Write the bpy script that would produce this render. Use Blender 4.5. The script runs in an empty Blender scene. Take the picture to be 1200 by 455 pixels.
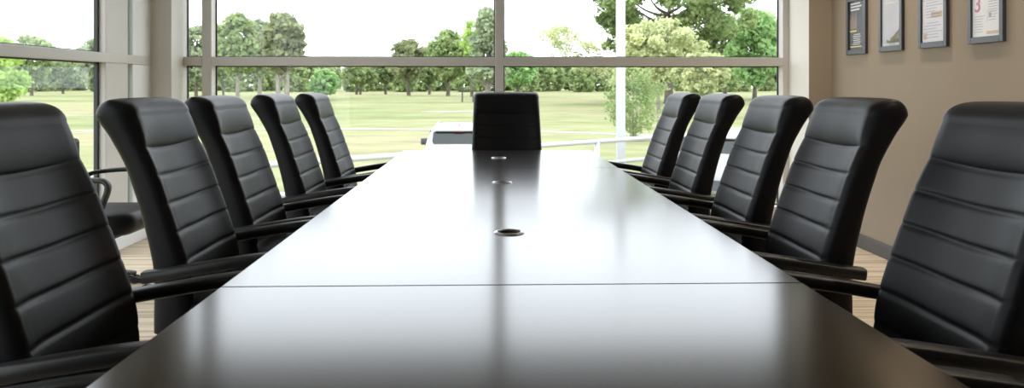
import bpy, bmesh, math, random
import numpy as np
from mathutils import Vector, Matrix
PI = math.pi
scene = bpy.context.scene
COL = scene.collection

# ------------------------------------------------------------------ helpers
def link(o):
    COL.objects.link(o); return o

def tag(o, label=None, cat=None, group=None, kind=None):
    if label: o['label'] = label
    if cat: o['category'] = cat
    if group: o['group'] = group
    if kind: o['kind'] = kind
    return o

def empty(name, loc=(0, 0, 0), rz=0.0):
    o = bpy.data.objects.new(name, None)
    o.location = loc; o.rotation_euler = (0, 0, rz); o.empty_display_size = 0.1
    return link(o)

def obj(name, bm, mat, parent=None, smooth=False, loc=None, angle=None):
    me = bpy.data.meshes.new(name)
    bmesh.ops.recalc_face_normals(bm, faces=bm.faces)
    if angle is not None:
        for e in bm.edges:
            e.smooth = not (len(e.link_faces) == 2 and e.calc_face_angle(0) > angle)
        smooth = True
    for f in bm.faces: f.smooth = smooth
    bm.to_mesh(me); bm.free()
    for m in (mat if isinstance(mat, (list, tuple)) else [mat]): me.materials.append(m)
    o = bpy.data.objects.new(name, me)
    if parent: o.parent = parent
    if loc: o.location = loc
    return link(o)

def copy_tree(o, parent=None):
    c = o.copy(); COL.objects.link(c)
    if parent: c.parent = parent
    for ch in list(o.children): copy_tree(ch, c)
    return c

def bx(bm, x0, x1, y0, y1, z0, z1, r=0.0, seg=2, mi=0):
    vs = [bm.verts.new((x, y, z)) for x in (x0, x1) for y in (y0, y1) for z in (z0, z1)]
    idx = [(0, 1, 3, 2), (4, 6, 7, 5), (0, 4, 5, 1), (2, 3, 7, 6), (0, 2, 6, 4), (1, 5, 7, 3)]
    fs = [bm.faces.new([vs[i] for i in q]) for q in idx]
    for f in fs: f.material_index = mi
    if r > 0:
        bmesh.ops.recalc_face_normals(bm, faces=fs)
        es = list({e for f in fs for e in f.edges})
        bmesh.ops.bevel(bm, geom=es, offset=r, segments=seg, profile=0.5, affect='EDGES', clamp_overlap=True)

def rbox(x0, x1, y0, y1, z0, z1, r=0.0, seg=2):
    bm = bmesh.new(); bx(bm, x0, x1, y0, y1, z0, z1, r, seg); return bm

def loft(bm, loops, cap=True, closed=True):
    rows = [[bm.verts.new(p) for p in L] for L in loops]
    n = len(rows[0])
    for a, b in zip(rows, rows[1:]):
        for i in range(n if closed else n - 1):
            j = (i + 1) % n
            bm.faces.new((a[i], a[j], b[j], b[i]))
    if cap:
        bm.faces.new(rows[0][::-1]); bm.faces.new(rows[-1])
    return rows

def tube(bm, pts, r, n=8, cap=True):
    """round tube through pts; r a number or one radius per point"""
    pts = [Vector(p) for p in pts]
    rs = r if isinstance(r, (list, tuple)) else [r] * len(pts)
    up = None; loops = []
    for i, p in enumerate(pts):
        t = (pts[min(i + 1, len(pts) - 1)] - pts[max(i - 1, 0)]).normalized()
        if up is None:
            up = Vector((0, 0, 1)) if abs(t.z) < 0.9 else Vector((1, 0, 0))
        u = t.cross(up).normalized(); v = u.cross(t).normalized(); up = v
        loops.append([p + (u * math.cos(a) + v * math.sin(a)) * rs[i] for a in [2 * PI * k / n for k in range(n)]])
    loft(bm, loops, cap)

def lathe(bm, prof, c=(0, 0, 0), n=24, cap=True):
    loops = [[(c[0] + r * math.cos(2 * PI * k / n), c[1] + r * math.sin(2 * PI * k / n), c[2] + z) for k in range(n)] for r, z in prof]
    loft(bm, loops, cap)

def catmull(P, k=8):
    P = [Vector(p) for p in P]; out = []
    for i in range(len(P) - 1):
        a, b, c, d = P[max(i - 1, 0)], P[i], P[i + 1], P[min(i + 2, len(P) - 1)]
        for s in range(k):
            t = s / k
            out.append(0.5 * ((2 * b) + (c - a) * t + (2 * a - 5 * b + 4 * c - d) * t * t + (3 * b - a - 3 * c + d) * t ** 3))
    out.append(P[-1]); return out

# ------------------------------------------------------------------ materials
def new_mat(name):
    m = bpy.data.materials.new(name); m.use_nodes = True
    nt = m.node_tree; nt.nodes.clear()
    out = nt.nodes.new('ShaderNodeOutputMaterial')
    return m, nt, out

def pbr(name, col, rough=0.5, metal=0.0, spec=0.5, noise=None, bump=None, coat=0.0, sheen=0.0):
    """noise = (scale, other colour, detail);  bump = (scale, strength)"""
    m, nt, out = new_mat(name)
    p = nt.nodes.new('ShaderNodeBsdfPrincipled')
    p.inputs['Base Color'].default_value = (*col, 1)
    p.inputs['Roughness'].default_value = rough
    p.inputs['Metallic'].default_value = metal
    p.inputs['Specular IOR Level'].default_value = spec
    p.inputs['Coat Weight'].default_value = coat
    tc = nt.nodes.new('ShaderNodeTexCoord')
    if noise:
        n = nt.nodes.new('ShaderNodeTexNoise'); n.inputs['Scale'].default_value = noise[0]
        n.inputs['Detail'].default_value = noise[2] if len(noise) > 2 else 3
        r = nt.nodes.new('ShaderNodeValToRGB')
        r.color_ramp.elements[0].position = 0.35; r.color_ramp.elements[1].position = 0.65
        r.color_ramp.elements[0].color = (*col, 1); r.color_ramp.elements[1].color = (*noise[1], 1)
        nt.links.new(tc.outputs['Object'], n.inputs['Vector'])
        nt.links.new(n.outputs['Fac'], r.inputs['Fac']); nt.links.new(r.outputs['Color'], p.inputs['Base Color'])
    if bump:
        n = nt.nodes.new('ShaderNodeTexNoise'); n.inputs['Scale'].default_value = bump[0]; n.inputs['Detail'].default_value = 4
        b = nt.nodes.new('ShaderNodeBump'); b.inputs['Strength'].default_value = bump[1]; b.inputs['Distance'].default_value = 0.002
        nt.links.new(tc.outputs['Object'], n.inputs['Vector'])
        nt.links.new(n.outputs['Fac'], b.inputs['Height']); nt.links.new(b.outputs['Normal'], p.inputs['Normal'])
    nt.links.new(p.outputs['BSDF'], out.inputs['Surface'])
    return m

def mat_leaf(name, c1, c2, trans=0.45):
    m, nt, out = new_mat(name)
    tc = nt.nodes.new('ShaderNodeTexCoord')
    n = nt.nodes.new('ShaderNodeTexNoise'); n.inputs['Scale'].default_value = 0.55; n.inputs['Detail'].default_value = 5
    r = nt.nodes.new('ShaderNodeValToRGB')
    r.color_ramp.elements[0].position = 0.36; r.color_ramp.elements[1].position = 0.64
    r.color_ramp.elements[0].color = (*c1, 1); r.color_ramp.elements[1].color = (*c2, 1)
    d = nt.nodes.new('ShaderNodeBsdfDiffuse'); t = nt.nodes.new('ShaderNodeBsdfTranslucent')
    mx = nt.nodes.new('ShaderNodeMixShader'); mx.inputs[0].default_value = trans
    nt.links.new(tc.outputs['Object'], n.inputs['Vector']); nt.links.new(n.outputs['Fac'], r.inputs['Fac'])
    nt.links.new(r.outputs['Color'], d.inputs['Color']); nt.links.new(r.outputs['Color'], t.inputs['Color'])
    nt.links.new(d.outputs[0], mx.inputs[1]); nt.links.new(t.outputs[0], mx.inputs[2])
    nt.links.new(mx.outputs[0], out.inputs['Surface'])
    return m

def mat_glass(name, tint=(0.972, 0.982, 0.985), base=0.015, edge=0.4):
    m, nt, out = new_mat(name)
    t = nt.nodes.new('ShaderNodeBsdfTransparent'); t.inputs[0].default_value = (*tint, 1)
    g = nt.nodes.new('ShaderNodeBsdfGlossy'); g.inputs['Roughness'].default_value = 0.0
    lw = nt.nodes.new('ShaderNodeLayerWeight'); lw.inputs['Blend'].default_value = 0.5
    pw = nt.nodes.new('ShaderNodeMath'); pw.operation = 'POWER'; pw.inputs[1].default_value = 5
    ma = nt.nodes.new('ShaderNodeMath'); ma.operation = 'MULTIPLY_ADD'; ma.inputs[1].default_value = edge; ma.inputs[2].default_value = base
    mx = nt.nodes.new('ShaderNodeMixShader')
    nt.links.new(lw.outputs['Facing'], pw.inputs[0]); nt.links.new(pw.outputs[0], ma.inputs[0])
    nt.links.new(ma.outputs[0], mx.inputs[0]); nt.links.new(t.outputs[0], mx.inputs[1]); nt.links.new(g.outputs[0], mx.inputs[2])
    nt.links.new(mx.outputs[0], out.inputs['Surface'])
    return m

def mat_emit(name, col, s):
    m, nt, out = new_mat(name)
    e = nt.nodes.new('ShaderNodeEmission'); e.inputs[0].default_value = (*col, 1); e.inputs[1].default_value = s
    nt.links.new(e.outputs[0], out.inputs['Surface']); return m

def mat_table():
    m, nt, out = new_mat('espresso_veneer')
    p = nt.nodes.new('ShaderNodeBsdfPrincipled')
    tc = nt.nodes.new('ShaderNodeTexCoord'); mp = nt.nodes.new('ShaderNodeMapping')
    mp.inputs['Scale'].default_value = (22, 1.3, 22)
    n = nt.nodes.new('ShaderNodeTexNoise'); n.inputs['Scale'].default_value = 2.5; n.inputs['Detail'].default_value = 6
    r = nt.nodes.new('ShaderNodeValToRGB')
    r.color_ramp.elements[0].color = (0.0065, 0.0039, 0.0033, 1); r.color_ramp.elements[1].color = (0.0156, 0.0088, 0.0068, 1)
    r.color_ramp.elements[0].position = 0.3; r.color_ramp.elements[1].position = 0.72
    p.inputs['Roughness'].default_value = 0.16
    p.inputs['IOR'].default_value = 1.53
    nt.links.new(tc.outputs['Object'], mp.inputs['Vector']); nt.links.new(mp.outputs[0], n.inputs['Vector'])
    nt.links.new(n.outputs['Fac'], r.inputs['Fac']); nt.links.new(r.outputs['Color'], p.inputs['Base Color'])
    nt.links.new(p.outputs['BSDF'], out.inputs['Surface'])
    return m

def mat_carpet():
    m, nt, out = new_mat('striped_carpet')
    p = nt.nodes.new('ShaderNodeBsdfPrincipled'); p.inputs['Roughness'].default_value = 0.95
    p.inputs['Specular IOR Level'].default_value = 0.1
    tc = nt.nodes.new('ShaderNodeTexCoord'); mp = nt.nodes.new('ShaderNodeMapping'); mp.inputs['Scale'].default_value = (0.6, 22, 1)
    n = nt.nodes.new('ShaderNodeTexNoise'); n.inputs['Scale'].default_value = 1.6; n.inputs['Detail'].default_value = 3
    r = nt.nodes.new('ShaderNodeValToRGB')
    r.color_ramp.elements[0].color = (0.43, 0.345, 0.25, 1); r.color_ramp.elements[1].color = (0.66, 0.565, 0.435, 1)
    r.color_ramp.elements[0].position = 0.40; r.color_ramp.elements[1].position = 0.60
    nt.links.new(tc.outputs['Object'], mp.inputs['Vector']); nt.links.new(mp.outputs[0], n.inputs['Vector'])
    nt.links.new(n.outputs['Fac'], r.inputs['Fac']); nt.links.new(r.outputs['Color'], p.inputs['Base Color'])
    nt.links.new(p.outputs['BSDF'], out.inputs['Surface']); return m

def mat_field():
    m, nt, out = new_mat('fairway_grass')
    p = nt.nodes.new('ShaderNodeBsdfPrincipled'); p.inputs['Roughness'].default_value = 1.0
    p.inputs['Specular IOR Level'].default_value = 0.0
    tc = nt.nodes.new('ShaderNodeTexCoord')
    mp = nt.nodes.new('ShaderNodeMapping'); mp.inputs['Scale'].default_value = (0.035, 0.085, 1)
    n = nt.nodes.new('ShaderNodeTexNoise'); n.inputs['Scale'].default_value = 1.0; n.inputs['Detail'].default_value = 6; n.inputs['Roughness'].default_value = 0.6
    r = nt.nodes.new('ShaderNodeValToRGB'); e = r.color_ramp.elements
    e[0].position = 0.30; e[0].color = (0.153, 0.192, 0.085, 1)
    e[1].position = 0.72; e[1].color = (0.270, 0.232, 0.161, 1)
    k = e.new(0.44); k.color = (0.223, 0.242, 0.127, 1)
    k = e.new(0.57); k.color = (0.264, 0.261, 0.151, 1)
    mp2 = nt.nodes.new('ShaderNodeMapping'); mp2.inputs['Scale'].default_value = (0.35, 0.9, 1)
    n2 = nt.nodes.new('ShaderNodeTexNoise'); n2.inputs['Scale'].default_value = 1.0; n2.inputs['Detail'].default_value = 4
    mx = nt.nodes.new('ShaderNodeMixRGB'); mx.blend_type = 'OVERLAY'; mx.inputs[0].default_value = 0.45
    nt.links.new(tc.outputs['Object'], mp.inputs['Vector']); nt.links.new(mp.outputs[0], n.inputs['Vector'])
    nt.links.new(tc.outputs['Object'], mp2.inputs['Vector']); nt.links.new(mp2.outputs[0], n2.inputs['Vector'])
    nt.links.new(n.outputs['Fac'], r.inputs['Fac'])
    nt.links.new(r.outputs['Color'], mx.inputs[1]); nt.links.new(n2.outputs['Fac'], mx.inputs[2])
    nt.links.new(mx.outputs['Color'], p.inputs['Base Color']); nt.links.new(p.outputs['BSDF'], out.inputs['Surface'])
    return m

LEATHER = pbr('black_leather', (0.0055, 0.0055, 0.0068), 0.41, spec=0.16, bump=(420, 0.12))
ARMMAT = pbr('satin_black_armrest', (0.011, 0.011, 0.011), 0.42, spec=0.35, bump=(300, 0.05))
PLASTIC = pbr('black_plastic', (0.012, 0.012, 0.012), 0.5)
CHROME = pbr('steel_tube', (0.45, 0.45, 0.46), 0.25, 1.0)
TABLE = mat_table()
DARKBASE = pbr('dark_table_base', (0.02, 0.012, 0.01), 0.45, noise=(6, (0.028, 0.017, 0.013)))
BRUSHED = pbr('brushed_nickel_ring', (0.42, 0.42, 0.43), 0.28, 1.0)
BLACKCUP = pbr('black_grommet_liner', (0.006, 0.006, 0.006), 0.6)
WALLTAN = pbr('tan_wall_paint', (0.315, 0.255, 0.195), 0.85, spec=0.2, noise=(1.2, (0.33, 0.27, 0.205), 3), bump=(160, 0.06))
WALLDAYLIT = pbr('daylit_wall_tone', (0.74, 0.71, 0.65), 0.8, spec=0.2, bump=(160, 0.05))  # lighter tone holds the window light falling on the return face
CEIL = pbr('white_ceiling_tile', (0.55, 0.54, 0.52), 0.9, spec=0.1, bump=(90, 0.2))
BASEB = pbr('grey_rubber_baseboard', (0.085, 0.08, 0.075), 0.6)
METALW = pbr('painted_window_metal', (0.56, 0.53, 0.50), 0.42, noise=(3, (0.58, 0.55, 0.52)))
PANELW = pbr('white_window_panel', (0.80, 0.81, 0.82), 0.4)
COLUMN = pbr('column_cladding', (0.66, 0.64, 0.60), 0.5)
GASKET = pbr('black_gasket', (0.03, 0.035, 0.035), 0.6)
GLASS = mat_glass('window_glass')
GLASSG = mat_glass('green_edge_glass', (0.80, 0.93, 0.87))
PICGLASS = mat_glass('picture_glass', (0.98, 0.98, 0.98), 0.012, 0.07)
CARPET = mat_carpet()
FIELD = mat_field()
PATHM = pbr('pale_cart_path', (0.323, 0.313, 0.284), 0.9, noise=(0.6, (0.294, 0.284, 0.255)))
SAND = pbr('bunker_sand', (0.323, 0.304, 0.264), 0.95, noise=(0.5, (0.294, 0.274, 0.235)))
RAILM = pbr('white_rail_paint', (0.444, 0.450, 0.462), 0.4)
BARK = pbr('bark', (0.093, 0.078, 0.063), 0.95, noise=(1.6, (0.162, 0.141, 0.116), 5), spec=0.1)
BARKP = pbr('pale_bark', (0.204, 0.178, 0.153), 0.95, noise=(1.6, (0.281, 0.255, 0.221), 5), spec=0.1)
FRAMEM = pbr('charcoal_picture_frame', (0.040, 0.042, 0.048), 0.35)
PAPER = pbr('white_certificate_paper', (0.82, 0.80, 0.80), 0.7)
PAPERL = pbr('lilac_paper', (0.70, 0.68, 0.74), 0.7)
INKGREY = pbr('grey_print', (0.42, 0.41, 0.46), 0.8)
INKPINK = pbr('pink_print', (0.62, 0.20, 0.38), 0.8)
INKTAN = pbr('tan_print', (0.62, 0.48, 0.36), 0.8)
POSTERK = pbr('black_poster', (0.022, 0.020, 0.020), 0.55)
POSTERG = pbr('grey_poster', (0.46, 0.45, 0.50), 0.6, noise=(6, (0.54, 0.52, 0.56)))
INKYEL = pbr('yellow_print', (0.72, 0.58, 0.10), 0.7)
INKWHITE = pbr('white_print', (0.66, 0.64, 0.62), 0.7)
INKBROWN = pbr('brown_print', (0.26, 0.16, 0.11), 0.7)
TREEREFL = pbr('tree_reflection', (0.08, 0.09, 0.08), 0.7, noise=(30, (0.22, 0.19, 0.06)))  # trees mirrored in the picture glass, put in as print colour
CARWHITE = pbr('white_car_paint', (0.40, 0.405, 0.43), 0.3, coat=0.4)
CARGLASS = pbr('dark_car_glass', (0.02, 0.025, 0.025), 0.08)
CARTRIM = pbr('dark_car_trim', (0.05, 0.055, 0.06), 0.4)
TYRE = pbr('tyre_rubber', (0.02, 0.02, 0.02), 0.8)
LAMPRED = pbr('red_lamp_lens', (0.35, 0.03, 0.02), 0.2)
SHEDM = pbr('dark_shelter_timber', (0.06, 0.055, 0.05), 0.8)
FILLPANEL = mat_emit('fill_panel_glow', (1, .95, .89), 1.6)  # glow of the added fill panels
LAMPMETAL = pbr('white_fixture_metal', (0.7, 0.7, 0.7), 0.4)

# ------------------------------------------------------------------ camera
CZ = 1.16
YAW = math.radians(1.66)
cam = bpy.data.cameras.new('camera'); co = link(bpy.data.objects.new('camera', cam))
co.location = (0, 0, CZ); co.rotation_euler = (PI / 2, 0, -YAW)
cam.sensor_width = 36; cam.lens = 930 / 1200 * 36
cam.shift_y = -(227.5 - 102) / 1200
cam.clip_end = 2000; cam.clip_start = 0.05
cam.dof.use_dof = True; cam.dof.focus_distance = 3.3; cam.dof.aperture_fstop = 7.0
scene.camera = co

def gx(k, D):
    """world x, y of a place at bearing k (tangent from the lens axis) and depth D"""
    return (k * D * math.cos(YAW) + D * math.sin(YAW), D * math.cos(YAW) - k * D * math.sin(YAW))
def bearing(u): return (u - 600) / 930

# ------------------------------------------------------------------ room shell
XL, XR, YB, YN, ZC = -2.64, 2.68, 6.55, -2.6, 2.90
def struct(name, bm, mat, parent=None, **k):
    o = obj(name, bm, mat, parent, **k)
    if parent is None: o['kind'] = 'structure'
    return o
struct('floor', rbox(-2.78, 2.9, YN - .15, 6.72, -1.55, 0), CARPET)
struct('ceiling', rbox(-2.78, 2.9, YN - .15, 6.72, ZC, ZC + .2), CEIL)
struct('wall_right', rbox(XR, XR + .2, YN - .15, 6.72, 0, ZC), WALLTAN)
struct('wall_rear', rbox(-2.78, XR, YN - .15, YN, 0, ZC), WALLTAN)
# bump-out between the window and the right wall: return coloured lighter for the window light, tan front
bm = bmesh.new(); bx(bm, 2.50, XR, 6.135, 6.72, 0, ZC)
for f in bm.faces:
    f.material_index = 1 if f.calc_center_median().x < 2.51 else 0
struct('wall_back', bm, [WALLTAN, WALLDAYLIT])
struct('wall_header', rbox(-2.78, 2.50, 6.50, 6.72, 2.60, ZC), WALLTAN)
struct('baseboard_right', rbox(XR - .014, XR, YN, 6.135, 0, .10, .003), BASEB)
struct('baseboard_back', rbox(2.50, XR - .014, 6.121, 6.135, 0, .10, .003), BASEB)
struct('trim_1', rbox(-2.72, -2.49, 6.30, 6.545, 0, ZC, .004), COLUMN)

# window_1: the back glazing
w1 = empty('window_1', (0, YB, 0)); w1['kind'] = 'structure'
bm = bmesh.new()
zt0, zt1 = 1.336, 1.406
for a, b in ((-2.78, -2.50), (-2.345, -2.267), (.050, .120), (2.45, 2.50)):
    bx(bm, a, b, 0, .13, .10, 2.60, .004)
for a, b in ((-2.50, -2.345), (-2.267, .050), (.120, 2.45)):
    bx(bm, a, b, 0.002, .13, zt0, zt1, .004)
    bx(bm, a, b, 0.002, .13, .10, .16, .004)
    bx(bm, a, b, 0.002, .13, 2.54, 2.60, .004)
obj('window_frame', bm, METALW, w1)
obj('window_sill', rbox(-2.72, 2.50, -.02, .15, 0, .10, .006), METALW, w1)
bm = bmesh.new()
for a, b in ((-2.50, -2.345), (-2.267, .050), (.120, 2.45)):
    for c, d in ((.16, zt0), (zt1, 2.54)):
        for (p, q, r_, s) in ((a, a + .010, c, d), (b - .010, b, c, d), (a, b, c, c + .010), (a, b, d - .010, d)):
            bx(bm, p, q, .103, .117, r_, s)
obj('gasket', bm, GASKET, w1)
for a, b in ((-2.50, -2.345), (-2.267, .050), (.120, 2.45)):
    for c, d in ((.16, zt0), (zt1, 2.54)):
        obj('glass_pane', rbox(a + .002, b - .002,   .106, .114, c + .002, d - .002), GLASS, w1)

# window_2: the left glazing
w2 = empty('window_2', (XL, 0, 0)); w2['kind'] = 'structure'
bm = bmesh.new()
ym = (YN, -.4, 1.6, 3.55, 5.56)
for y in ym[1:4]: bx(bm, -.088, -.004, y - .035, y + .035, .10, 2.60, .004)
bx(bm, -.088, -.004, YN, YN + .06, .10, 2.60, .004)
bx(bm, -.088, -.006, 5.56, 5.90, .10, 2.60, .004)
bx(bm, -.088, 0, YN, 6.30, 1.330, 1.397, .004)
bx(bm, -.088, 0, YN, 6.30, .10, .16, .004)
bx(bm, -.088, 0, YN, 6.30, 2.54, 2.60, .004)
obj('window_frame', bm, METALW, w2)
obj('window_sill', rbox(-.14, .02, YN, 6.30, 0, .10, .006), PANELW, w2)
obj('white_panel', rbox(-.13, -.010, 5.985, 6.30, .10, 2.60, .003), PANELW, w2)
bm = bmesh.new()
edges = [(YN + .06, -.435), (-.365, 1.565), (1.635, 3.515), (3.585, 5.56), (5.90, 5.985)]
for a, b in edges:
    for c, d in ((.16, 1.33), (1.397, 2.54)):
        for (p, q, r_, s) in ((a, a + .010, c, d), (b - .022, b, c, d), (a, b, c, c + .010), (a, b, d - .010, d)):
            bx(bm, -.078, -.052, p, q, r_, s)
obj('gasket', bm, GASKET, w2)
for i, (a, b) in enumerate(edges):
    for c, d in ((.16, 1.33), (1.397, 2.54)):
        obj('glass_pane', rbox(-.068, -.060, a + .002, b - .002, c + .002, d - .002), GLASSG if i == 4 else GLASS, w2)
struct('wall_left', rbox(-2.78, -2.64, YN, 6.50, 2.60, ZC), WALLTAN)

# ------------------------------------------------------------------ table
TX, ZT, TW = 0.054, 0.74, 1.236
t = empty('conference_table', (TX, 2.9, 0))
tag(t, 'long dark espresso boardroom table with glossy top running to the windows', 'table')
def cyl_bm(r, z0, z1, c, n=48):
    bm = bmesh.new(); lathe(bm, [(r, z0), (r, z1)], (c[0], c[1], 0), n); return bm
GROM = [(0.004, 2.285), (0.004, 3.485), (0.004, 4.69)]
SECT = [(0.53, 1.682), (1.6845, 4.108), (4.1105, 5.264)]
dg = None
for (a, b) in SECT:
    bm = rbox(-TW / 2, TW / 2, a - 2.9, b - 2.9, ZT - .045, ZT, .0025, 2)
    o = obj('tabletop', bm, TABLE, t)
    for (gx_, gy_) in GROM:
        if a < gy_ < b:
            cutter = obj('cutter', cyl_bm(.036, ZT - .2, ZT + .1, (gx_, gy_ - 2.9)), TABLE)
            cutter.location = t.location
            md = o.modifiers.new('hole', 'BOOLEAN'); md.object = cutter; md.operation = 'DIFFERENCE'; md.solver = 'EXACT'
            bpy.context.view_layer.update()
            dg = bpy.context.evaluated_depsgraph_get()
            me = bpy.data.meshes.new_from_object(o.evaluated_get(dg))
            o.modifiers.clear(); o.data = me
            bpy.data.objects.remove(cutter)
for (gx_, gy_) in GROM:
    bm = bmesh.new()
    lathe(bm, [(.0335, -.03), (.0335, .0015), (.036, .004), (.041, .0035), (.0440, .0005), (.0440, -.0005), (.0358, -.0005), (.0358, -.03), (.0335, -.03)], (gx_, gy_ - 2.9, ZT + .0006), 48, cap=False)
    g = obj('grommet_ring', bm, BRUSHED, t, angle=0.7); g['label'] = 'round metal cable grommet in the tabletop'
    bm = bmesh.new()
    lathe(bm, [(.0333, -.001), (.0333, -.05), (.002, -.05), (.002, -.047), (.0320, -.047), (.0320, -.001)], (gx_, gy_ - 2.9, ZT), 40, cap=False)
    obj('grommet_liner', bm, BLACKCUP, g)
for (a, b) in ((0.95, 1.25), (2.75, 3.05), (4.55, 4.85)):
    bm = bmesh.new(); bx(bm, -.24, .24, a - 2.9, b - 2.9, .03, ZT - .045, .01); bx(bm, -.28, .28, a - 2.94, b - 2.86, 0, .035, .005)
    obj('pedestal', bm, DARKBASE, t)

# ------------------------------------------------------------------ high-back chair (faces +y, origin on floor under the seat)
SEAMS = [.977, .888, .800, .712, .624, .536]
ZTOP, ZBOT, CROWN = 1.070, .395, .054
def unit_loop():
    L = []; rx, rs = .13, .42
    def corner(cx, cs, a0):
        for k in range(6):
            a = a0 + (PI / 2) * k / 5
            L.append((cx + rx * math.cos(a), cs + rs * math.sin(a)))
    corner(1 - rx, 1 - rs, 0)
    for k in range(1, 16): x = 1 - rx; L.append((x - 2 * x * k / 16, 1))
    corner(-1 + rx, 1 - rs, PI / 2)
    corner(-1 + rx, rs, PI)
    for k in range(1, 8): x = 1 - rx; L.append((-x + 2 * x * k / 8, 0))
    corner(1 - rx, rs, 3 * PI / 2)
    return L
ULOOP = unit_loop()
def sstep(a, b, x):
    x = max(0, min(1, (x - a) / (b - a))); return x * x * (3 - 2 * x)
def back_row(z0, phi=0.0, low=0.0):
    """one cross-section of the backrest at height z0; phi rounds the crown off, low the bottom edge"""
    d = z0 - .58
    yf = -.198 - .355 * (math.sqrt(d * d + .0036) + d) / 2
    th = .060 + .026 * sstep(.90, 1.07, z0) + .028 * (1 - sstep(.42, .84, z0))
    w = .254 - .012 * sstep(.55, 1.08, z0)
    if z0 >= SEAMS[0]:
        p = min(1, (z0 - SEAMS[0]) / (1.13 - SEAMS[0]))
        puff = .022 * math.sin(PI * min(1, p * .95 + .02)) ** .5
        if z0 >= SEAMS[0] + .03: puff = max(puff, .0)
    else:
        puff = 0.0
        S = SEAMS + [ZBOT]
        for a, b in zip(S, S[1:]):
            if b <= z0 <= a:
                p = (z0 - b) / (a - b); puff = .0065 * (1 - abs(2 * p - 1) ** 9)
    yr = yf - th - .012 * sstep(1.0, 1.08, z0)
    mid = yf - .62 * th
    c = math.cos(phi)
    z = z0 + CROWN * math.sin(phi)
    w2 = w - .024 * (1 - c) - .02 * low
    dipk = .014 * (1 - sstep(.98, 1.07, z0)) * sstep(.47, .56, z0)
    wing = .044 * (1 - .62 * sstep(.86, 1.09, z0))
    out = []
    for cx, s in ULOOP:
        x = cx * w2; a = abs(cx)
        F = yf + wing * a ** 3.0; R = yr - .010 * (1 - a * a) + .03 * low
        y = R + (F - R) * s + puff * s ** 3 * (1 - .55 * a ** 6) - .02 * low * s
        y = mid + (y - mid) * c
        out.append((x, y, z - dipk * (1 - a * a) * s - (1 - c) * .004 * a ** 4))
    return out
def backrest_bm(z_lo, z_hi, top, bottom):
    zs = []
    n = max(2, int(round((z_hi - z_lo) / .0055)))
    zs = [z_lo + (z_hi - z_lo) * i / n for i in range(n + 1)]
    rows = []
    if bottom:
        rows += [[(x * .9, y * .96 - .01, z - .012) for x, y, z in back_row(z_lo, low=1)], back_row(z_lo, low=.4)]
        zs = zs[1:]
    rows += [back_row(z) for z in zs]
    if top:
        rows += [back_row(z_hi, PI / 2 * k / 9) for k in range(1, 9)] + [[(x * .995, y, z + .0005) for x, y, z in back_row(z_hi, PI / 2 * 8.6 / 9)]]
    bm = bmesh.new(); loft(bm, rows, True); return bm

def sweep_rect(bm, pts, hw, ht):
    """flattened rounded bar along pts in a plane of constant x; ht list = half thickness"""
    loops = []
    for i, p in enumerate(pts):
        tg = (pts[min(i + 1, len(pts) - 1)] - pts[max(i - 1, 0)]).normalized()
        u = Vector((1, 0, 0)); v = u.cross(tg).normalized(); h = ht[i] if isinstance(ht, list) else ht
        L = []
        for k in range(16):
            a = 2 * PI * k / 16; ca, sa = math.cos(a), math.sin(a)
            L.append(p + u * hw * math.copysign(abs(ca) ** .5, ca) + v * h * math.copysign(abs(sa) ** .5, sa))
        loops.append(L)
    loft(bm, loops, True)

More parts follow.
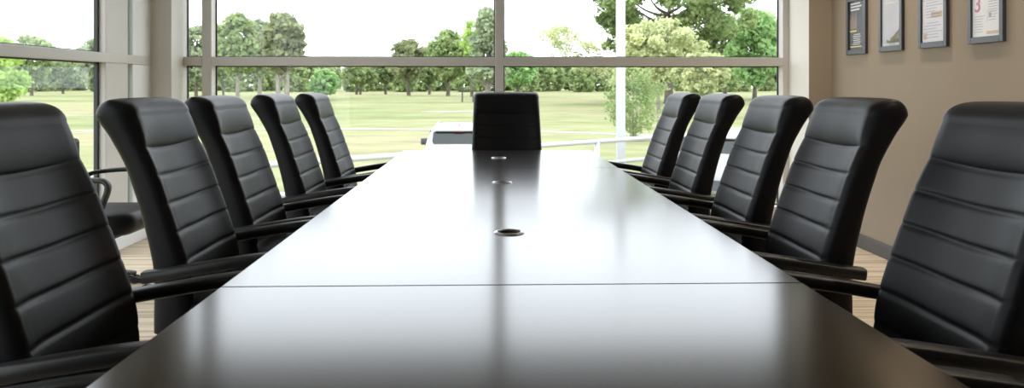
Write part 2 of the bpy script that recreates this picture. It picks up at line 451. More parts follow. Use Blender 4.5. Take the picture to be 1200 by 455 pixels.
def make_chair():
    root = empty('office_chair')
    o = obj('backrest', backrest_bm(ZBOT, SEAMS[0], False, True), LEATHER, root, smooth=True, angle=1.0)
    obj('headrest', backrest_bm(SEAMS[0], ZTOP, True, False), LEATHER, root, smooth=True, angle=1.0)
    # seat cushion with rounded front edge
    loops = []
    for (ins, z) in ((.05, .405), (.012, .412), (0, .43), (0, .465), (.008, .485), (.03, .500), (.07, .506)):
        x1 = .250 - ins; y0, y1 = -.235 + ins, .245 - ins; r = .07
        L = []
        for cx, cy, a0 in ((x1 - r, y1 - r, 0), (-x1 + r, y1 - r, PI / 2), (-x1 + r, y0 + r, PI), (x1 - r, y0 + r, 1.5 * PI)):
            for k in range(7):
                a = a0 + PI / 2 * k / 6
                yy = cy + r * math.sin(a)
                L.append((cx + r * math.cos(a), yy, z - .02 * sstep(.1, .25, yy)))
        loops.append(L)
    bm = bmesh.new(); loft(bm, loops, True)
    obj('seat', bm, LEATHER, root, smooth=True, angle=1.2)
    for s in (-1, 1):
        P = catmull([(s * .293, -.290, .588), (s * .293, -.22, .597), (s * .295, -.10, .617), (s * .297, .06, .640), (s * .297, .19, .645), (s * .296, .255, .628),
                     (s * .294, .262, .585), (s * .29, .215, .50), (s * .285, .13, .425), (s * .283, .05, .402)], 6)
        n = len(P); ht = [.0185 if i < n * .5 else .015 for i in range(n)]
        bm = bmesh.new(); sweep_rect(bm, P, .027, ht)
        arm = obj('armrest', bm, ARMMAT, root, smooth=True, angle=0.9)
        bm = bmesh.new(); bx(bm, min(s * .16, s * .295), max(s * .16, s * .295), .02, .11, .388, .404, .004)
        obj('armrest_bracket', bm, PLASTIC, arm)
        bm = bmesh.new(); bx(bm, min(s * .21, s * .30), max(s * .21, s * .30), -.262, -.225, .576, .603, .006)
        obj('back_bracket', bm, PLASTIC, arm)
    obj('tilt_mechanism', rbox(-.10, .10, -.16, .10, .335, .400, .012), PLASTIC, root)
    bm = bmesh.new(); tube(bm, catmull([(0, -.14, .365), (0, -.25, .362), (0, -.302, .39), (0, -.304, .52)], 5), .022, 10)
    obj('back_bar', bm, PLASTIC, root, smooth=True)
    bm = bmesh.new(); lathe(bm, [(.028, .10), (.028, .25), (.018, .25), (.018, .34)], n=16)
    obj('gas_lift', bm, PLASTIC, root, angle=.6)
    bm = bmesh.new(); lathe(bm, [(.03, .06), (.048, .075), (.048, .115), (.03, .13)], n=20)
    hub = obj('base_hub', bm, PLASTIC, root, angle=.6)
    for k in range(5):
        a = 2 * PI * k / 5 + PI / 2
        ca, sa = math.cos(a), math.sin(a)
        bm = bmesh.new(); tube(bm, [(.04 * ca, .04 * sa, .098), (.17 * ca, .17 * sa, .088), (.29 * ca, .29 * sa, .068)], [.024, .020, .013], 8)
        leg = obj('base_leg', bm, PLASTIC, root, smooth=True)
        bm = bmesh.new()
        tube(bm, [(.285 * ca, .285 * sa, .07), (.285 * ca, .285 * sa, .03)], .008, 8)
        for q in (-1, 1):
            c = Vector((.285 * ca - q * .012 * sa, .285 * sa + q * .012 * ca, .026))
            d = Vector((-sa, ca, 0)) * .008
            tube(bm, [c - d, c + d], .026, 14)
        obj('caster', bm, PLASTIC, leg, angle=.7)
    return root

proto = make_chair()
CH = .80
chairs = [
    # side, centre y, reach from table axis, turn (degrees), label
    (-1, 1.10, .80, 0, 'black high-back chair at the near left end of the table, only its armrest showing'),
    (-1, 1.87, .80, 0, 'black high-back chair nearest the camera on the left side, backrest cropped by the frame'),
    (-1, 2.71, .80, 0, 'black high-back chair fourth from the window end of the left row'),
    (-1, 3.40, .80, 0, 'black leather high-back chair third from the window end of the left row'),
    (-1, 4.30, .80, 0, 'black leather high-back chair second from the window end of the left row'),
    (-1, 5.06, .76, 0, 'black leather high-back chair, last of the left row, closest to the back window'),
    (1, 1.10, .80, 0, 'black high-back chair at the near right end of the table, only its armrest showing'),
    (1, 1.85, .80, 0, 'black high-back chair nearest the camera on the right side, backrest cropped by the frame'),
    (1, 2.69, .80, 0, 'black high-back chair fourth from the window end of the right row'),
    (1, 3.42, .80, 0, 'black leather high-back chair third from the window end of the right row'),
    (1, 4.29, .80, 0, 'black leather high-back chair second from the window end of the right row'),
    (1, 5.08, .79, 0, 'black leather high-back chair, last of the right row, closest to the white pole outside'),
]
first = True
for side, y, reach, turn, lab in chairs:
    c = proto if first else copy_tree(proto); first = False
    c.location = (TX + side * reach, y, 0)
    c.rotation_euler = (0, 0, (PI / 2 if side > 0 else -PI / 2) + math.radians(turn))
    tag(c, lab, 'chair', 'high-back chairs around the boardroom table')
c = copy_tree(proto); c.location = (.128, 5.455, 0); c.rotation_euler = (0, 0, PI)
tag(c, 'black leather high-back chair at the far head of the table, facing the camera', 'chair', 'high-back chairs around the boardroom table')

# ------------------------------------------------------------------ guest chair by the left window (faces +x)
g = empty('guest_chair', (-2.17, 4.52, 0), -PI / 2)
tag(g, 'low black guest chair with loop arms by the left window wall', 'chair')
loops = []
for (ins, z) in ((.10, .350), (.05, .356), (.02, .375), (0, .41), (0, .445), (.012, .468), (.04, .480), (.09, .484)):
    x1 = .26 - ins; y0, y1 = -.25 + ins, .26 - ins; r = .11 - ins * .5; L = []
    for cx, cy, a0 in ((x1 - r, y1 - r, 0), (-x1 + r, y1 - r, PI / 2), (-x1 + r, y0 + r, PI), (x1 - r, y0 + r, 1.5 * PI)):
        for k in range(7):
            a = a0 + PI / 2 * k / 6; L.append((cx + r * math.cos(a), cy + r * math.sin(a), z))
    loops.append(L)
bm = bmesh.new(); loft(bm, loops); obj('seat', bm, LEATHER, g, angle=1.2)
bm = bmesh.new(); bx(bm, -.235, .235, -.29, -.235, .50, .86, .026, 5); obj('backrest', bm, LEATHER, g, angle=1.2)
for s in (-1, 1):
    P = catmull([(s * .285, -.25, .60), (s * .285, -.20, .645), (s * .285, -.05, .665), (s * .285, .10, .668), (s * .285, .155, .655), (s * .285, .165, .615), (s * .283, .13, .52), (s * .275, .09, .42), (s * .25, .07, .36)], 6)
    bm = bmesh.new(); sweep_rect(bm, P, .022, .013); obj('armrest', bm, PLASTIC, g, angle=.9)
bm = bmesh.new(); bx(bm, -.17, .17, -.17, .15, .335, .374, .01); obj('seat_plate', bm, PLASTIC, g)
bm = bmesh.new(); bx(bm, -.03, .03, -.275, -.16, .34, .362, .005); bx(bm, -.03, .03, -.292, -.272, .34, .62, .005); obj('back_bar', bm, PLASTIC, g)
bm = bmesh.new(); lathe(bm, [(.026, .09), (.026, .22), (.017, .22), (.017, .34)], n=16); obj('gas_lift', bm, PLASTIC, g, angle=.6)
for k in range(5):
    a = 2 * PI * k / 5 + PI / 2; ca, sa = math.cos(a), math.sin(a)
    bm = bmesh.new(); tube(bm, [(0, 0, .095), (.15 * ca, .15 * sa, .085), (.25 * ca, .25 * sa, .062)], [.026, .019, .012], 8)
    leg = obj('base_leg', bm, PLASTIC, g, smooth=True)
    bm = bmesh.new(); c = Vector((.245 * ca, .245 * sa, .026)); d = Vector((-sa, ca, 0)) * .02; tube(bm, [c - d, c + d], .026, 14); tube(bm, [(c.x, c.y, .03), (c.x, c.y, .065)], .008, 8)
    obj('caster', bm, PLASTIC, leg, angle=.7)

# ------------------------------------------------------------------ framed pictures on the right wall
def picture(name, label, yc, kind):
    """frame hung on the right wall; local x across the picture (towards the camera = +x), z up"""
    W, H, D, B = .305, .42, .022, .031
    p = empty(name, (XR, yc, 1.397), -PI / 2)
    # after the turn local +y points to +x(world)->wall; the picture face looks along local -y
    bm = bmesh.new()
    for (a, b, c, d) in ((-W / 2, -W / 2 + B, 0, H), (W / 2 - B, W / 2, 0, H), (-W / 2 + B, W / 2 - B, 0, B + .004), (-W / 2 + B, W / 2 - B, H - B, H)):
        bx(bm, a, b, -D, 0, c, d, .002, 1)
    obj('picture_frame', bm, FRAMEM, p)
    bm = bmesh.new(); x0, x1, z0, z1 = -W / 2 + B - .002, W / 2 - B + .002, B, H - B + .002
    bx(bm, x0, x1, -.010, -.001, z0, z1)
    def mark(a, b, c, d, mi): bx(bm, a, b, -.0106, -.0095, c, d, 0, 1, mi)
    rnd = random.Random(kind)
    w = x1 - x0
    if kind == 1:
        mats = [POSTERK, INKYEL, INKWHITE, INKBROWN]
        for k in range(4):                                   # row of brownish figures
            a = x0 + .02 + k * .028
            mark(a, a + .019, z0 + .155, z0 + .235 + .015 * (k % 2), 3); mark(a + .003, a + .015, z0 + .240 + .015 * (k % 2), z0 + .262 + .015 * (k % 2), 3)
        mark(x0 + .018, x0 + .12, z0 + .135, z0 + .146, 1)
        mark(x0 + .025, x1 - .05, z0 + .022, z0 + .030, 1)
        for k in range(6): mark(x0 + .06 + rnd.random() * .02, x1 - .06 - rnd.random() * .02, z0 + .042 + k * .014, z0 + .047 + k * .014, 2)
        for k in range(3): mark(x0 + .03, x1 - .05 - rnd.random() * .04, z0 + .29 + k * .022, z0 + .302 + k * .022, 2)
    elif kind == 2:
        mats = [POSTERG, TREEREFL, INKWHITE, INKYEL]
        for k in range(14):                                  # trees reflected in the glass, painted on the print, rising to the right
            a = x0 + .06 + k * (w - .06) / 14
            mark(a, a + (w - .06) / 14, z0 + .025, z0 + .035 + .085 * (k / 13) ** 1.5 + .012 * rnd.random(), 1)
        mark(x0 + .012, x0 + .09, z0 + .012, z0 + .020, 2); mark(x1 - .07, x1 - .01, z0 + .012, z0 + .022, 2)
        for k in range(3): mark(x0 + .04, x1 - .04 - .02 * k, z0 + .29 + k * .018, z0 + .297 + k * .018, 2)
        mark(x1 - .040, x1 - .034, z0 + .06, z0 + .085, 3)
    elif kind == 3:
        mats = [PAPERL, INKGREY, INKTAN, INKPINK]
        for k in range(18):
            if k in (6, 13): continue
            a = x0 + .02 + rnd.random() * .03; mark(a, x1 - .02 - rnd.random() * .09, z0 + .03 + k * .0175, z0 + .034 + k * .0175, 1)
        mark(x0 + .015, x0 + .055, z0 + .022, z0 + .06, 2); mark(x0 + .10, x1 - .03, z0 + .15, z0 + .185, 2)
        mark(x0 + .015, x1 - .015, z0 + .255, z0 + .258, 1)
    else:
        mats = [PAPER, INKGREY, INKTAN, INKPINK]
        for k in range(7): mark(x0 + .02, x0 + .085 + rnd.random() * .03, z0 + .03 + k * .014, z0 + .033 + k * .014, 1)
        for k in range(9): mark(x0 + .14, x1 - .02 - rnd.random() * .03, z0 + .09 + k * .014, z0 + .093 + k * .014, 1)
        for (a, b, c, d) in ((x0 + .13, x1 - .015, z0 + .138, z0 + .1395), (x0 + .13, x0 + .1315, z0 + .08, z0 + .139)): mark(a, b, c, d, 1)
        mark(x0 + .145, x0 + .165, z0 + .105, z0 + .13, 1)
        mark(x1 - .12, x1 - .01, z0 + .015, z0 + .032, 2)
        for k in range(4): mark(x0 + .10, x1 - .03 - rnd.random() * .05, z0 + .235 + k * .016, z0 + .238 + k * .016, 1)
    o = obj('print', bm, mats, p)
    if kind == 4:
        cu = bpy.data.curves.new('numeral', 'FONT'); cu.body = '3'; cu.size = .125; cu.extrude = .0006; cu.offset = .001
        f = bpy.data.objects.new('numeral', cu); f.parent = o; f.location = (x0 + .018, -.0112, z0 + .142); f.rotation_euler = (PI / 2, 0, 0)
        me = bpy.data.meshes.new_from_object(f); me.materials.append(INKPINK)
        nf = bpy.data.objects.new('numeral', me); nf.parent = p; nf.location = f.location; nf.rotation_euler = f.rotation_euler
        bpy.data.objects.remove(f); link(nf); nf['label'] = 'pink printed numeral 3'
    obj('glass_cover', rbox(x0 + .0025, x1 - .0025, -.0145, -.0125, z0 + .005, z1 - .003), PICGLASS, p)
    tag(p, label, 'picture', 'framed prints on the tan wall')
    return p
picture('framed_poster', 'charcoal-framed black poster with yellow lines and brown figures, closest to the corner', 5.69, 1)
picture('framed_poster', 'charcoal-framed pale grey poster with a painted tree reflection at its bottom', 5.195, 2)
picture('framed_certificate', 'charcoal-framed lilac-white page of fine print between grey poster and page with 3', 4.695, 3)
picture('framed_certificate', 'charcoal-framed white page with a pink 3, nearest frame to the camera', 4.187, 4)

# ------------------------------------------------------------------ wall downlights and added fill panels (above the frame, they light the room)
def downlight(x, y, energy, label):
    t = empty('downlight', (x, y, ZC))
    bm = bmesh.new(); lathe(bm, [(.048, -.003), (.075, -.008), (.085, -.003), (.085, 0.0), (.048, 0.0), (.048, -.003)], n=28, cap=False)
    obj('trim_ring', bm, LAMPMETAL, t, smooth=True)
    tag(t, label, 'lamp', 'recessed lamps along the right wall')
    L = bpy.data.lights.new('bulb', 'SPOT'); L.energy = energy; L.color = (1, .87, .72); L.spot_size = math.radians(125); L.spot_blend = .7; L.shadow_soft_size = .035
    lo = link(bpy.data.objects.new('bulb', L)); lo.parent = t; lo.location = (0, 0, -.012)
for y, lab in ((1.2, 'round recessed ceiling lamp above the nearest right-hand chair'), (3.1, 'round recessed ceiling lamp between the others along the right wall'), (5.0, 'round recessed ceiling lamp above the framed prints')):
    downlight(2.30, y, 60, lab)
for x, y, lab in ((-1.25, .6, 'square added fill panel above the near left chairs'), (1.25, .6, 'square added fill panel above the near right chairs'),
                  (-1.25, 3.6, 'square added fill panel above the far left chairs'), (1.25, 3.6, 'square added fill panel above the far right chairs')):
    p = empty('fill_panel', (x, y, ZC)); tag(p, lab, 'lamp', 'added fill panels above the table')  # glowing panels added to brighten the interior
    bm = bmesh.new()
    for (a, b, c, d) in ((-.31, .31, -.31, -.29), (-.31, .31, .29, .31), (-.31, -.29, -.29, .29), (.29, .31, -.29, .29)): bx(bm, a, b, c, d, -.012, 0)
    obj('fill_panel_frame', bm, LAMPMETAL, p)
    obj('fill_panel_face', rbox(-.289, .289, -.289, .289, -.008, -.001), FILLPANEL, p)

# ------------------------------------------------------------------ outside ground
def gz(y): return -1.5 + 1.0 * sstep(40, 145, y) + .9 * sstep(150, 420, y)
ys = [-40, -10, 6.8, 12, 20, 30, 40] + [40 + 5 * i for i in range(1, 23)] + [160, 180, 200, 230, 260, 300, 340, 380, 420, 480, 560]
xs = [-420, -250, -150, -100, -70, -50, -35, -25, -18, -12, -6, 0, 6, 12, 18, 25, 35, 50, 70, 100, 150, 250, 420]
bm = bmesh.new()
V = [[bm.verts.new((x, y, gz(y))) for x in xs] for y in ys]
for i in range(len(ys) - 1):
    for j in range(len(xs) - 1): bm.faces.new((V[i][j], V[i][j + 1], V[i + 1][j + 1], V[i + 1][j]))
struct('ground', bm, FIELD, smooth=True)
def ribbon(name, pts, w, mat, h=.03):
    bm = bmesh.new(); loops = []
    P = catmull([(x, y, 0) for x, y in pts], 8)
    for i, p in enumerate(P):
        tg = (P[min(i + 1, len(P) - 1)] - P[max(i - 1, 0)]).normalized(); n = Vector((-tg.y, tg.x, 0))
        a, b = p + n * w / 2, p - n * w / 2
        loops.append([(a.x, a.y, gz(a.y) + h), (b.x, b.y, gz(b.y) + h), (b.x, b.y, gz(b.y) - .1), (a.x, a.y, gz(a.y) - .1)])
    loft(bm, loops); return struct(name, bm, mat)
ribbon('path', [(-60, 44), (-30, 47.5), (-12, 49.6), (-4, 49.0), (0, 48.0), (6, 45), (13, 40), (30, 33)], 1.1, PATHM)
ribbon('path', [(-60, 70), (-34, 69), (-25, 66), (-16, 62)], .7, PATHM)
def blob(name, cx, cy, rx, ry, mat, h=.04, seed=1):
    rnd = random.Random(seed); bm = bmesh.new(); n = 28; L = []
    ph = rnd.random() * 6
    for k in range(n):
        a = 2 * PI * k / n; r = 1 + .18 * math.sin(2 * a + ph) + .08 * math.sin(5 * a)
        L.append((cx + rx * r * math.cos(a), cy + ry * r * math.sin(a)))
    loft(bm, [[(x, y, gz(y) - .1) for x, y in L], [(x, y, gz(y) + h) for x, y in L]]); o = struct(name, bm, mat); return o
x, y = gx(bearing(545), 76); blob('ground_bunker', x, y, 3.6, 1.6, SAND, seed=3)

# ------------------------------------------------------------------ pipe fence
FA, FB = gx(bearing(60), 11.6), gx(bearing(769), 21.4)
fence = empty('pipe_fence', (FA[0], FA[1], gz(10)))
tag(fence, 'white two-rail pipe fence running past the outside of the window', 'fence')
dv = Vector((FB[0] - FA[0], FB[1] - FA[1], 0)); zr, zl = 1.30, .745
for z, r in ((zr, .058), (zl, .050)):
    bm = bmesh.new(); tube(bm, [(0, 0, z), tuple(dv + Vector((0, 0, z)))], r, 12); obj('rail', bm, RAILM, fence, smooth=True)
for k in range(7):
    q = dv * (k / 6); bm = bmesh.new(); tube(bm, [(q.x, q.y, 0), (q.x, q.y, zr - .02)], .07, 12); obj('post', bm, RAILM, fence, smooth=True)

# pole
px, py = gx(bearing(727.3), 21.6)
pole = empty('pole', (px, py, gz(py))); tag(pole, 'tall square white pole standing outside behind the fence', 'pole')
bm = bmesh.new(); bx(bm, -.112, .112, -.112, .112, .10, 6.2, .015); obj('shaft', bm, RAILM, pole)
bm = bmesh.new(); bx(bm, -.19, .19, -.19, .19, 0, .55, .02); bx(bm, -.15, .15, -.15, .15, .55, .60, .02); obj('plinth', bm, RAILM, pole)
bm = bmesh.new(); bx(bm, -.14, .14, -.14, .14, 6.2, 6.28, .02); obj('cap', bm, RAILM, pole)

# ------------------------------------------------------------------ white SUV (rear towards -y, origin on ground)
def make_suv():
    root = empty('car')
    # stations along y: half width at belt, half width at roof, roof z, belt z, bottom z
    st = [(-2.20, .78, .60, .95, .93, .42), (-2.14, .86, .64, 1.06, 1.0, .32), (-2.02, .90, .66, 1.38, 1.02, .28), (-1.86, .915, .665, 1.585, 1.03, .25), (-1.55, .92, .675, 1.640, 1.03, .24), (-.6, .925, .69, 1.665, 1.02, .24),
          (.25, .925, .685, 1.65, 1.01, .24), (.62, .925, .66, 1.56, 1.0, .24), (1.02, .92, .65, 1.28, .99, .24), (1.32, .91, .70, 1.03, .97, .24), (1.9, .88, .70, .93, .86, .24), (2.18, .80, .62, .80, .74, .28), (2.26, .70, .55, .66, .62, .36)]
    loops = []
    for y, wb, wr, zr_, zb, z0 in st:
        half = [(0, z0), (wb * .86, z0), (wb, z0 + .16), (wb * 1.005, (z0 + zb) / 2), (wb, zb), (wb * .96, zb + (zr_ - zb) * .12), ((wb + wr * 1.06) / 2, zb + (zr_ - zb) * .55), (wr * 1.04, zr_ - (zr_ - zb) * .10), (wr * .93, zr_ - .012), (wr * .5, zr_), (0, zr_ + .006)]
        L = [(x, y, z) for x, z in half] + [(-x, y, z) for x, z in half[-2:0:-1]]
        loops.append(L)
    bm = bmesh.new(); loft(bm, loops)
    obj('body', bm, CARWHITE, root, angle=.9)
    # rear window and side glass follow the body at a small offset
    def panel(name, pts, mat, nrm, parent=root, th=.012):
        bm = bmesh.new(); n = Vector(nrm).normalized() * th
        a = [Vector(p) for p in pts]; loft(bm, [[p - n for p in a], [p + n * .6 for p in a]]); return obj(name, bm, mat, parent)
    panel('rear_window', [(-.64, -2.085, 1.21), (.64, -2.085, 1.21), (.68, -2.06, 1.27), (.655, -1.945, 1.50), (.60, -1.93, 1.515), (-.60, -1.93, 1.515), (-.655, -1.945, 1.50), (-.68, -2.06, 1.27)], CARGLASS, (0, -1, .45), th=.03)
    panel('spoiler', [(-.60, -2.03, 1.545), (.60, -2.03, 1.545), (.62, -1.80, 1.612), (-.62, -1.80, 1.612)], CARWHITE, (0, -.3, 1), th=.02)
    panel('brake_light', [(-.13, -2.03, 1.518), (.13, -2.03, 1.518), (.13, -2.015, 1.533), (-.13, -2.015, 1.533)], LAMPRED, (0, -1, .3), th=.012)
    panel('windscreen', [(-.66, 1.23, 1.08), (.66, 1.23, 1.08), (.60, .70, 1.51), (-.60, .70, 1.51)], CARGLASS, (0, .63, .77), th=.03)
    for s in (-1, 1):
        panel('side_window', [(s * .875, -1.75, 1.10), (s * .875, .75, 1.08), (s * .73, .30, 1.54), (s * .735, -1.55, 1.53)], CARGLASS, (s, 0, .33), th=.03)
        panel('tail_light', [(s * .62, -2.165, .86), (s * .84, -2.09, .88), (s * .83, -2.04, 1.08), (s * .66, -2.11, 1.06)], LAMPRED, (s * .3, -1, .2), th=.025)
        panel('headlight', [(s * .52, 2.22, .66), (s * .76, 2.12, .68), (s * .74, 2.03, .80), (s * .54, 2.15, .78)], LAMPMETAL, (s * .3, 1, .3), th=.03)
        bm = bmesh.new(); bx(bm, min(s * .90, s * 1.19), max(s * .90, s * 1.19), .50, .64, 1.0, 1.19, .03, 3); obj('side_mirror', bm, CARTRIM, root, angle=.8)
        bm = bmesh.new(); tube(bm, [(s * .60, -1.5, 1.655), (s * .60, -1.3, 1.695), (s * .61, 0, 1.71), (s * .60, .2, 1.67)], .014, 8); obj('roof_rail', bm, CARWHITE, root, smooth=True)
        for y in (-1.38, 1.36):
            bm = bmesh.new()
            tube(bm, [(s * .74, y, .34), (s * .93, y, .34)], .34, 24)
            w = obj('wheel', bm, TYRE, root, angle=.6)
            bm = bmesh.new(); tube(bm, [(s * .92, y, .34), (s * .938, y, .34)], .21, 20); obj('hubcap', bm, CHROME, w, angle=.6)
    panel('bumper', [(-.82, -2.20, .40), (.82, -2.20, .40), (.84, -2.18, .62), (-.84, -2.18, .62)], CARTRIM, (0, -1, 0), th=.05)
    panel('number_plate', [(-.26, -2.15, .80), (.26, -2.15, .80), (.26, -2.13, .92), (-.26, -2.13, .92)], LAMPMETAL, (0, -1, .15), th=.06)
    bm = bmesh.new(); loft(bm, [[(-.012, -1.62, 1.63), (.012, -1.62, 1.63), (.012, -1.46, 1.64), (-.012, -1.46, 1.64)], [(-.004, -1.65, 1.72), (.004, -1.65, 1.72), (.004, -1.60, 1.725), (-.004, -1.60, 1.725)]]); obj('antenna_fin', bm, CARTRIM, root)
    return root
x, y = gx(bearing(541), 22.3)
suv = make_suv(); suv.location = (x, y, gz(y)); suv.rotation_euler = (0, 0, 0)
tag(suv, 'white sport utility car seen from behind beside the head chair', 'car', 'white cars parked outside')
x, y = gx(bearing(868), 19.2)
s2 = copy_tree(suv); s2.location = (x, y, gz(y)); s2.rotation_euler = (0, 0, math.radians(-38))
tag(s2, 'white car glimpsed in the gap between two right-hand chairs', 'car', 'white cars parked outside')

# ------------------------------------------------------------------ trees
LEAF = {
    'dark': mat_leaf('dark_green_leaves', (0.1546, 0.2173, 0.1053), (0.2923, 0.3718, 0.1725)),
    'mid': mat_leaf('mid_green_leaves', (0.2341, 0.3147, 0.1422), (0.4200, 0.5074, 0.2341)),
    'bright': mat_leaf('bright_green_leaves', (0.3226, 0.4973, 0.1366), (0.5768, 0.7258, 0.2554)),
    'fresh': mat_leaf('fresh_green_leaves', (0.2531, 0.4290, 0.1691), (0.4413, 0.6171, 0.2789)),
    'pale': mat_leaf('pale_olive_leaves', (0.4323, 0.4838, 0.2598), (0.6619, 0.6866, 0.4021)),
    'haze': mat_leaf('glare_hazed_leaves', (0.2934, 0.3562, 0.2318), (0.4357, 0.4995, 0.3136)),  # window glare haze mixed into the leaf colour
    'brown': mat_leaf('brownish_leaves', (0.235, 0.265, 0.150), (0.365, 0.400, 0.215)),
    'oak': mat_leaf('oak_leaves', (0.1613, 0.2296, 0.0930), (0.3629, 0.4480, 0.2016)),
}
def foliage_mesh(name, clumps, n, size, seed, flat=0.0):
    rng = np.random.default_rng(seed)
    C = np.array([c[:3] for c in clumps]); R = np.array([c[3] for c in clumps])
    pr = R ** 2; pr = pr / pr.sum()
    idx = rng.choice(len(C), n, p=pr)
    d = rng.normal(size=(n, 3)); d /= np.linalg.norm(d, axis=1)[:, None]
    rad = R[idx] * (rng.random(n) ** .45) * rng.uniform(.8, 1.1, n)
    P = C[idx] + d * rad[:, None] * np.array([1, 1, .78])
    nrm = d * .8 + rng.normal(size=(n, 3)) * .6 + np.array([0, 0, .35]); nrm /= np.linalg.norm(nrm, axis=1)[:, None]
    a = rng.normal(size=(n, 3)); u = np.cross(nrm, a); u /= np.linalg.norm(u, axis=1)[:, None]; v = np.cross(nrm, u)
    s = size * rng.uniform(.55, 1.25, n)[:, None]
    asp = rng.uniform(.5, .9, n)[:, None]
    verts = np.stack([P + u * s, P + v * s * asp + nrm * s * .15, P - u * s, P - v * s * asp - nrm * s * .15], 1).reshape(-1, 3)
    me = bpy.data.meshes.new(name)
    me.vertices.add(n * 4); me.vertices.foreach_set('co', verts.ravel())
    me.loops.add(n * 4); me.loops.foreach_set('vertex_index', np.arange(n * 4))
    me.polygons.add(n); me.polygons.foreach_set('loop_start', np.arange(0, n * 4, 4))
    me.update(calc_edges=True); me.validate()
    return me

def build_tree(name, h, cw, base, leaf, seed, n=3200, tr=.35, bark=BARK, leafsize=.38, conical=0.0, open_=0.0, stems=1, lean=0.0, ragged=.25):
    """tree of height h with a crown cw wide starting at height base"""
    rnd = random.Random(seed)
    root = empty(name)
    cz, ch = (base + h) / 2, (h - base) / 2
    clumps = []; K = 110; tries = 0
    while len(clumps) < K and tries < 2000:
        tries += 1
        a = rnd.uniform(0, 2 * PI); q = rnd.uniform(-1, 1); rr = rnd.uniform(.45, 1) ** .6
        prof = math.sqrt(max(0, 1 - abs(q) ** (2.4)))
        if conical: prof = prof * (1 - conical) + conical * max(0.05, (1 - q) / 2)
        prof *= rnd.uniform(1 - ragged, 1 + ragged * .5)
        x = cw / 2 * prof * rr * math.cos(a) * .82 + lean * (q + 1) * .5; y_ = cw / 2 * prof * rr * math.sin(a) * .82; z = cz + ch * q * .86
        r = min(cw, h - base) * rnd.uniform(.08, .16)
        clumps.append((x, y_, z, r))
    # trunk and limbs to a share of the clumps
    bm = bmesh.new()
    for s in range(stems):
        ox = (s - (stems - 1) / 2) * tr * 2.6
        top = Vector((lean * .6 + ox * 2, 0, base + (h - base) * .72))
        P = catmull([(ox, 0, -.15), (ox * 1.1 + rnd.uniform(-.1, .1) * tr * 3, rnd.uniform(-.1, .1), base * .5 + .3), (ox * 1.4 + lean * .25, 0, base + (h - base) * .25), tuple(top)], 5)
        nP = len(P); tube(bm, P, [tr * (1.25 if i == 0 else 1) * (1 - .82 * i / (nP - 1)) for i in range(nP)], 9)
    for i, c in enumerate(clumps[:22]):
        z0 = max(base * .55, min(c[2] - rnd.uniform(.12, .3) * (h - base), base + (h - base) * .55)); f = max(0.0, min(1.0, z0 / h))
        p0 = Vector((lean * .35 * f, 0, z0)); p2 = Vector(c[:3]); pm = p0.lerp(p2, .5) + Vector((0, 0, -.05 * h * rnd.uniform(.2, 1)))
        tube(bm, catmull([p0, pm, p2], 4), [tr * .38 * (1 - .85 * k / 8) for k in range(9)], 6)
    obj('trunk', bm, bark, root, smooth=True)
    me = foliage_mesh('crown', clumps, int(n * 1.7), leafsize, seed); me.materials.append(LEAF[leaf])
    o = bpy.data.objects.new('crown', me); o.parent = root; link(o)
    return root

def plant(root, u, D, label, cat='tree', group='trees on the golf course', rz=0.0, sc=1.0):
    x, y = gx(bearing(u), D); root.location = (x, y, gz(y)); root.rotation_euler = (0, 0, rz); root.scale = (sc, sc, sc)
    tag(root, label, cat, group); return root

def hgt(v, D):
    """height above ground of something whose top shows (102 - v) above the horizon at depth D"""
    return CZ + (102 - v) / 930 * D - gz(D)
def wid(px, D): return px / 930 * D

# left window
plant(build_tree('leafy_tree', hgt(40, 60), wid(78, 60), .8, 'bright', 11, 4200, .14, leafsize=.20), -8, 60, 'bright yellow-green young tree at the far left behind the left window')
D = 150; plant(build_tree('leafy_tree', hgt(40, D), wid(52, D), 2.5, 'mid', 12, 3000, .35), 37, D, 'dark grey-green tree rising behind the bright young tree at far left')
D = 185; plant(build_tree('leafy_tree', hgt(73, D), wid(44, D), 1.2, 'dark', 13, 3000, .35), 74, D, 'round dark green tree in the middle of the left window')
D = 140; plant(build_tree('leafy_tree', hgt(44, D), wid(44, D), 2.0, 'haze', 14, 3000, .35), 112, D, 'tall grey-green tree beside the left window mullion')
# slim pane and left clump
D = 135; plant(build_tree('leafy_tree', hgt(28, D), wid(48, D), 2.2, 'haze', 15, 3200, .35), 230, D, 'pale hazy tree in the slim pane left of the clump')
D = 120; plant(build_tree('leafy_tree', hgt(14, D), wid(54, D), 3.4, 'mid', 16, 4200, .34, BARKP), 279, D, 'left tree of the tall clump, light green crown')
D = 131; plant(build_tree('leafy_tree', hgt(20, D), wid(44, D), 3.2, 'haze', 17, 3200, .42, BARKP, ragged=.3), 304, D, 'middle tree of the tall clump, grey-green crown')
D = 108; plant(build_tree('leafy_tree', hgt(13, D), wid(58, D), 3.4, 'brown', 18, 4200, .40, BARKP, stems=2, ragged=.4), 331, D, 'right tree of the tall clump, brownish crown on twin stems')
D = 146; plant(build_tree('leafy_tree', hgt(26, D), wid(36, D), 2.2, 'mid', 19, 2400, .25), 262, D, 'green tree partly hidden by the left mullion, behind the clump')
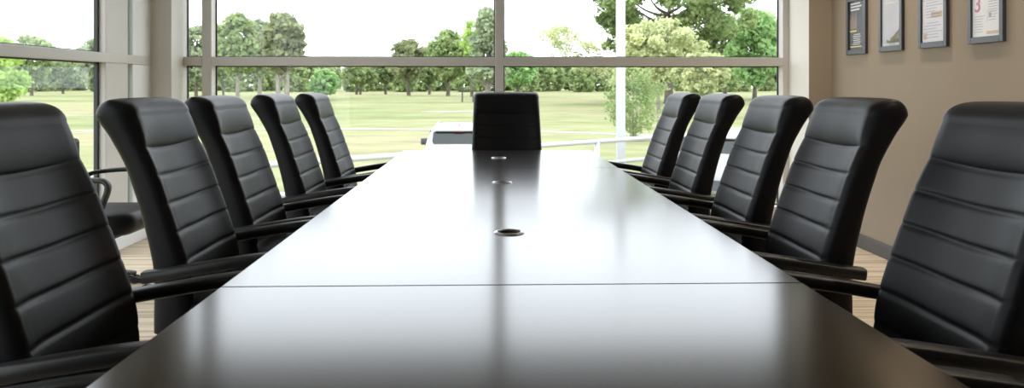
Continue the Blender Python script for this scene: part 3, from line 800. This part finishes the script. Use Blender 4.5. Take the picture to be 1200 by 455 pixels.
# low bright bush tree
D = 112; plant(build_tree('bushy_tree', hgt(82, D), wid(42, D), .7, 'fresh', 20, 2800, .22, leafsize=.26), 379, D, 'small fresh-green bushy tree standing alone right of the clump')
D = 170; plant(build_tree('leafy_tree', hgt(74, D), wid(48, D), 2.2, 'mid', 21, 3000, .30, stems=2), 420, D, 'round green tree on twin stems right of the bushy tree')
D = 175; plant(build_tree('leafy_tree', hgt(72, D), wid(38, D), 2.6, 'dark', 22, 2800, .34), 452, D, 'dark green tree right of the twin-stemmed round tree')
D = 150; plant(build_tree('leafy_tree', hgt(46, D), wid(46, D), 2.6, 'brown', 23, 2500, .42, ragged=.5), 479, D, 'thin-crowned tree with a thick dark trunk left of the broad green tree')
D = 145; plant(build_tree('leafy_tree', hgt(34, D), wid(56, D), 2.6, 'mid', 24, 4200, .42), 525, D, 'broad green tree with a domed top left of the centre mullion')
D = 170; plant(build_tree('leafy_tree', hgt(58, D), wid(34, D), 2.4, 'dark', 25, 2600, .35), 503, D, 'dark tree half hidden behind the broad green tree')
D = 118; plant(build_tree('leafy_tree', hgt(8, D), wid(66, D), 2.6, 'haze', 26, 4600, .55, BARKP, conical=.65, ragged=.35), 572, D, 'tall pointed tree behind the centre mullion')
D = 135; plant(build_tree('leafy_tree', hgt(22, D), wid(26, D), 4.5, 'bright', 27, 1500, .3, ragged=.4), 553, D, 'yellow-green tree at the left flank of the tall pointed tree')
D = 160; plant(build_tree('leafy_tree', hgt(60, D), wid(44, D), 1.6, 'fresh', 28, 3000, .35), 607, D, 'rounded green tree right of the centre mullion')
# right side
D = 92; plant(build_tree('pale_tree', hgt(26, D), wid(84, D), 2.6, 'pale', 29, 2300, .13, BARKP, leafsize=.16, ragged=.5, lean=-7.5), 722, D, 'feathery pale tree with sparse leaves leaning left behind the white pole')
D = 100; plant(build_tree('oak_tree', hgt(-46, D), wid(238, D), 5.4, 'oak', 30, 15000, .66, BARK, leafsize=.30, ragged=.45), 784, D, 'huge spreading oak with a thick dark trunk above the right-hand chairs')
D = 74; plant(build_tree('willow_tree', hgt(20, D), wid(122, D), 2.7, 'pale', 31, 6800, .22, BARKP, leafsize=.20, ragged=.4), 772, D, 'pale olive willow in front of the huge oak')
D = 63; plant(build_tree('willow_tree', hgt(62, D), wid(80, D), 1.9, 'pale', 32, 3600, .18, BARKP, leafsize=.20, ragged=.4), 824, D, 'lower pale willow drooping at the right side of the olive willow')
D = 112; plant(build_tree('leafy_tree', hgt(8, D), wid(76, D), 2.2, 'fresh', 33, 4800, .40), 884, D, 'dense fresh-green tree at the right end of the back window')
D = 125; plant(build_tree('leafy_tree', hgt(16, D), wid(60, D), 2.4, 'mid', 34, 3600, .40), 850, D, 'mid-green tree between the oak and the fresh-green tree')
D = 120; plant(build_tree('leafy_tree', hgt(36, D), wid(60, D), 2.0, 'dark', 35, 3600, .40), 925, D, 'dark tree behind the right jamb of the back window')
# twiggy shrub by the pole
D = 39; sh = build_tree('shrub', hgt(74, D), wid(80, D), .2, 'mid', 36, 2100, .045, BARKP, leafsize=.085, ragged=.5, stems=3)
plant(sh, 742, D, 'open twiggy green shrub growing behind the white pole', 'shrub', None)
# distant row beyond the field
protos = [build_tree('distant_tree', 9.5, 11, -.9, 'mid', 40, 2000, .3, leafsize=.62), build_tree('distant_tree', 10.5, 10, -.9, 'mid', 41, 2000, .3, leafsize=.62)]
rnd = random.Random(5); used = [False, False]
for i, u in enumerate(list(range(-60, 215, 22)) + list(range(222, 720, 17)) + list(range(728, 930, 24))):
    k = i % 2
    tr = protos[k] if not used[k] else copy_tree(protos[k]); used[k] = True
    D = (228, 243, 258, 273)[i % 4] + rnd.uniform(-1.5, 1.5)
    plant(tr, u + rnd.uniform(-5, 5), D, 'small hazy tree in the distant row along the far edge of the field', 'tree', 'distant row of hazy trees', rz=rnd.uniform(0, 6), sc=rnd.uniform(.85, 1.1) * D / 260)

# small timber shelter far out on the course
x, y = gx(bearing(548), 105)
sh = empty('shelter', (x, y, gz(y))); tag(sh, 'small dark flat-roofed shelter on posts far out on the grass', 'shelter')
bm = bmesh.new(); bx(bm, -.95, .95, -.7, .7, 1.45, 1.62, .03); obj('roof', bm, SHEDM, sh)
for a in (-.7, .7):
    for b in (-.5, .5):
        bm = bmesh.new(); bx(bm, a - .07, a + .07, b - .07, b + .07, 0, 1.46); obj('post', bm, SHEDM, sh)

# ------------------------------------------------------------------ sky and daylight
w = bpy.data.worlds.new('overcast_sky'); scene.world = w; w.use_nodes = True
nt = w.node_tree; nt.nodes.clear()
out = nt.nodes.new('ShaderNodeOutputWorld'); bg = nt.nodes.new('ShaderNodeBackground')
tc = nt.nodes.new('ShaderNodeTexCoord'); sx = nt.nodes.new('ShaderNodeSeparateXYZ')
rp = nt.nodes.new('ShaderNodeValToRGB')
rp.color_ramp.elements[0].position = 0.0; rp.color_ramp.elements[0].color = (.86, .91, .97, 1)
rp.color_ramp.elements[1].position = 0.6; rp.color_ramp.elements[1].color = (.93, .965, 1.0, 1)
nt.links.new(tc.outputs['Generated'], sx.inputs[0]); nt.links.new(sx.outputs['Z'], rp.inputs['Fac'])
nt.links.new(rp.outputs['Color'], bg.inputs['Color'])
bg.inputs['Strength'].default_value = 2.95
nt.links.new(bg.outputs[0], out.inputs['Surface'])

scene.view_settings.view_transform = 'Standard'
scene.view_settings.look = 'None'
scene.view_settings.gamma = 1
scene.view_settings.exposure = 0.5
scene.view_settings.use_curve_mapping = False
scene.cycles.use_denoising = True
scene.cycles.max_bounces = 10
scene.cycles.transparent_max_bounces = 16
scene.cycles.sample_clamp_indirect = 8
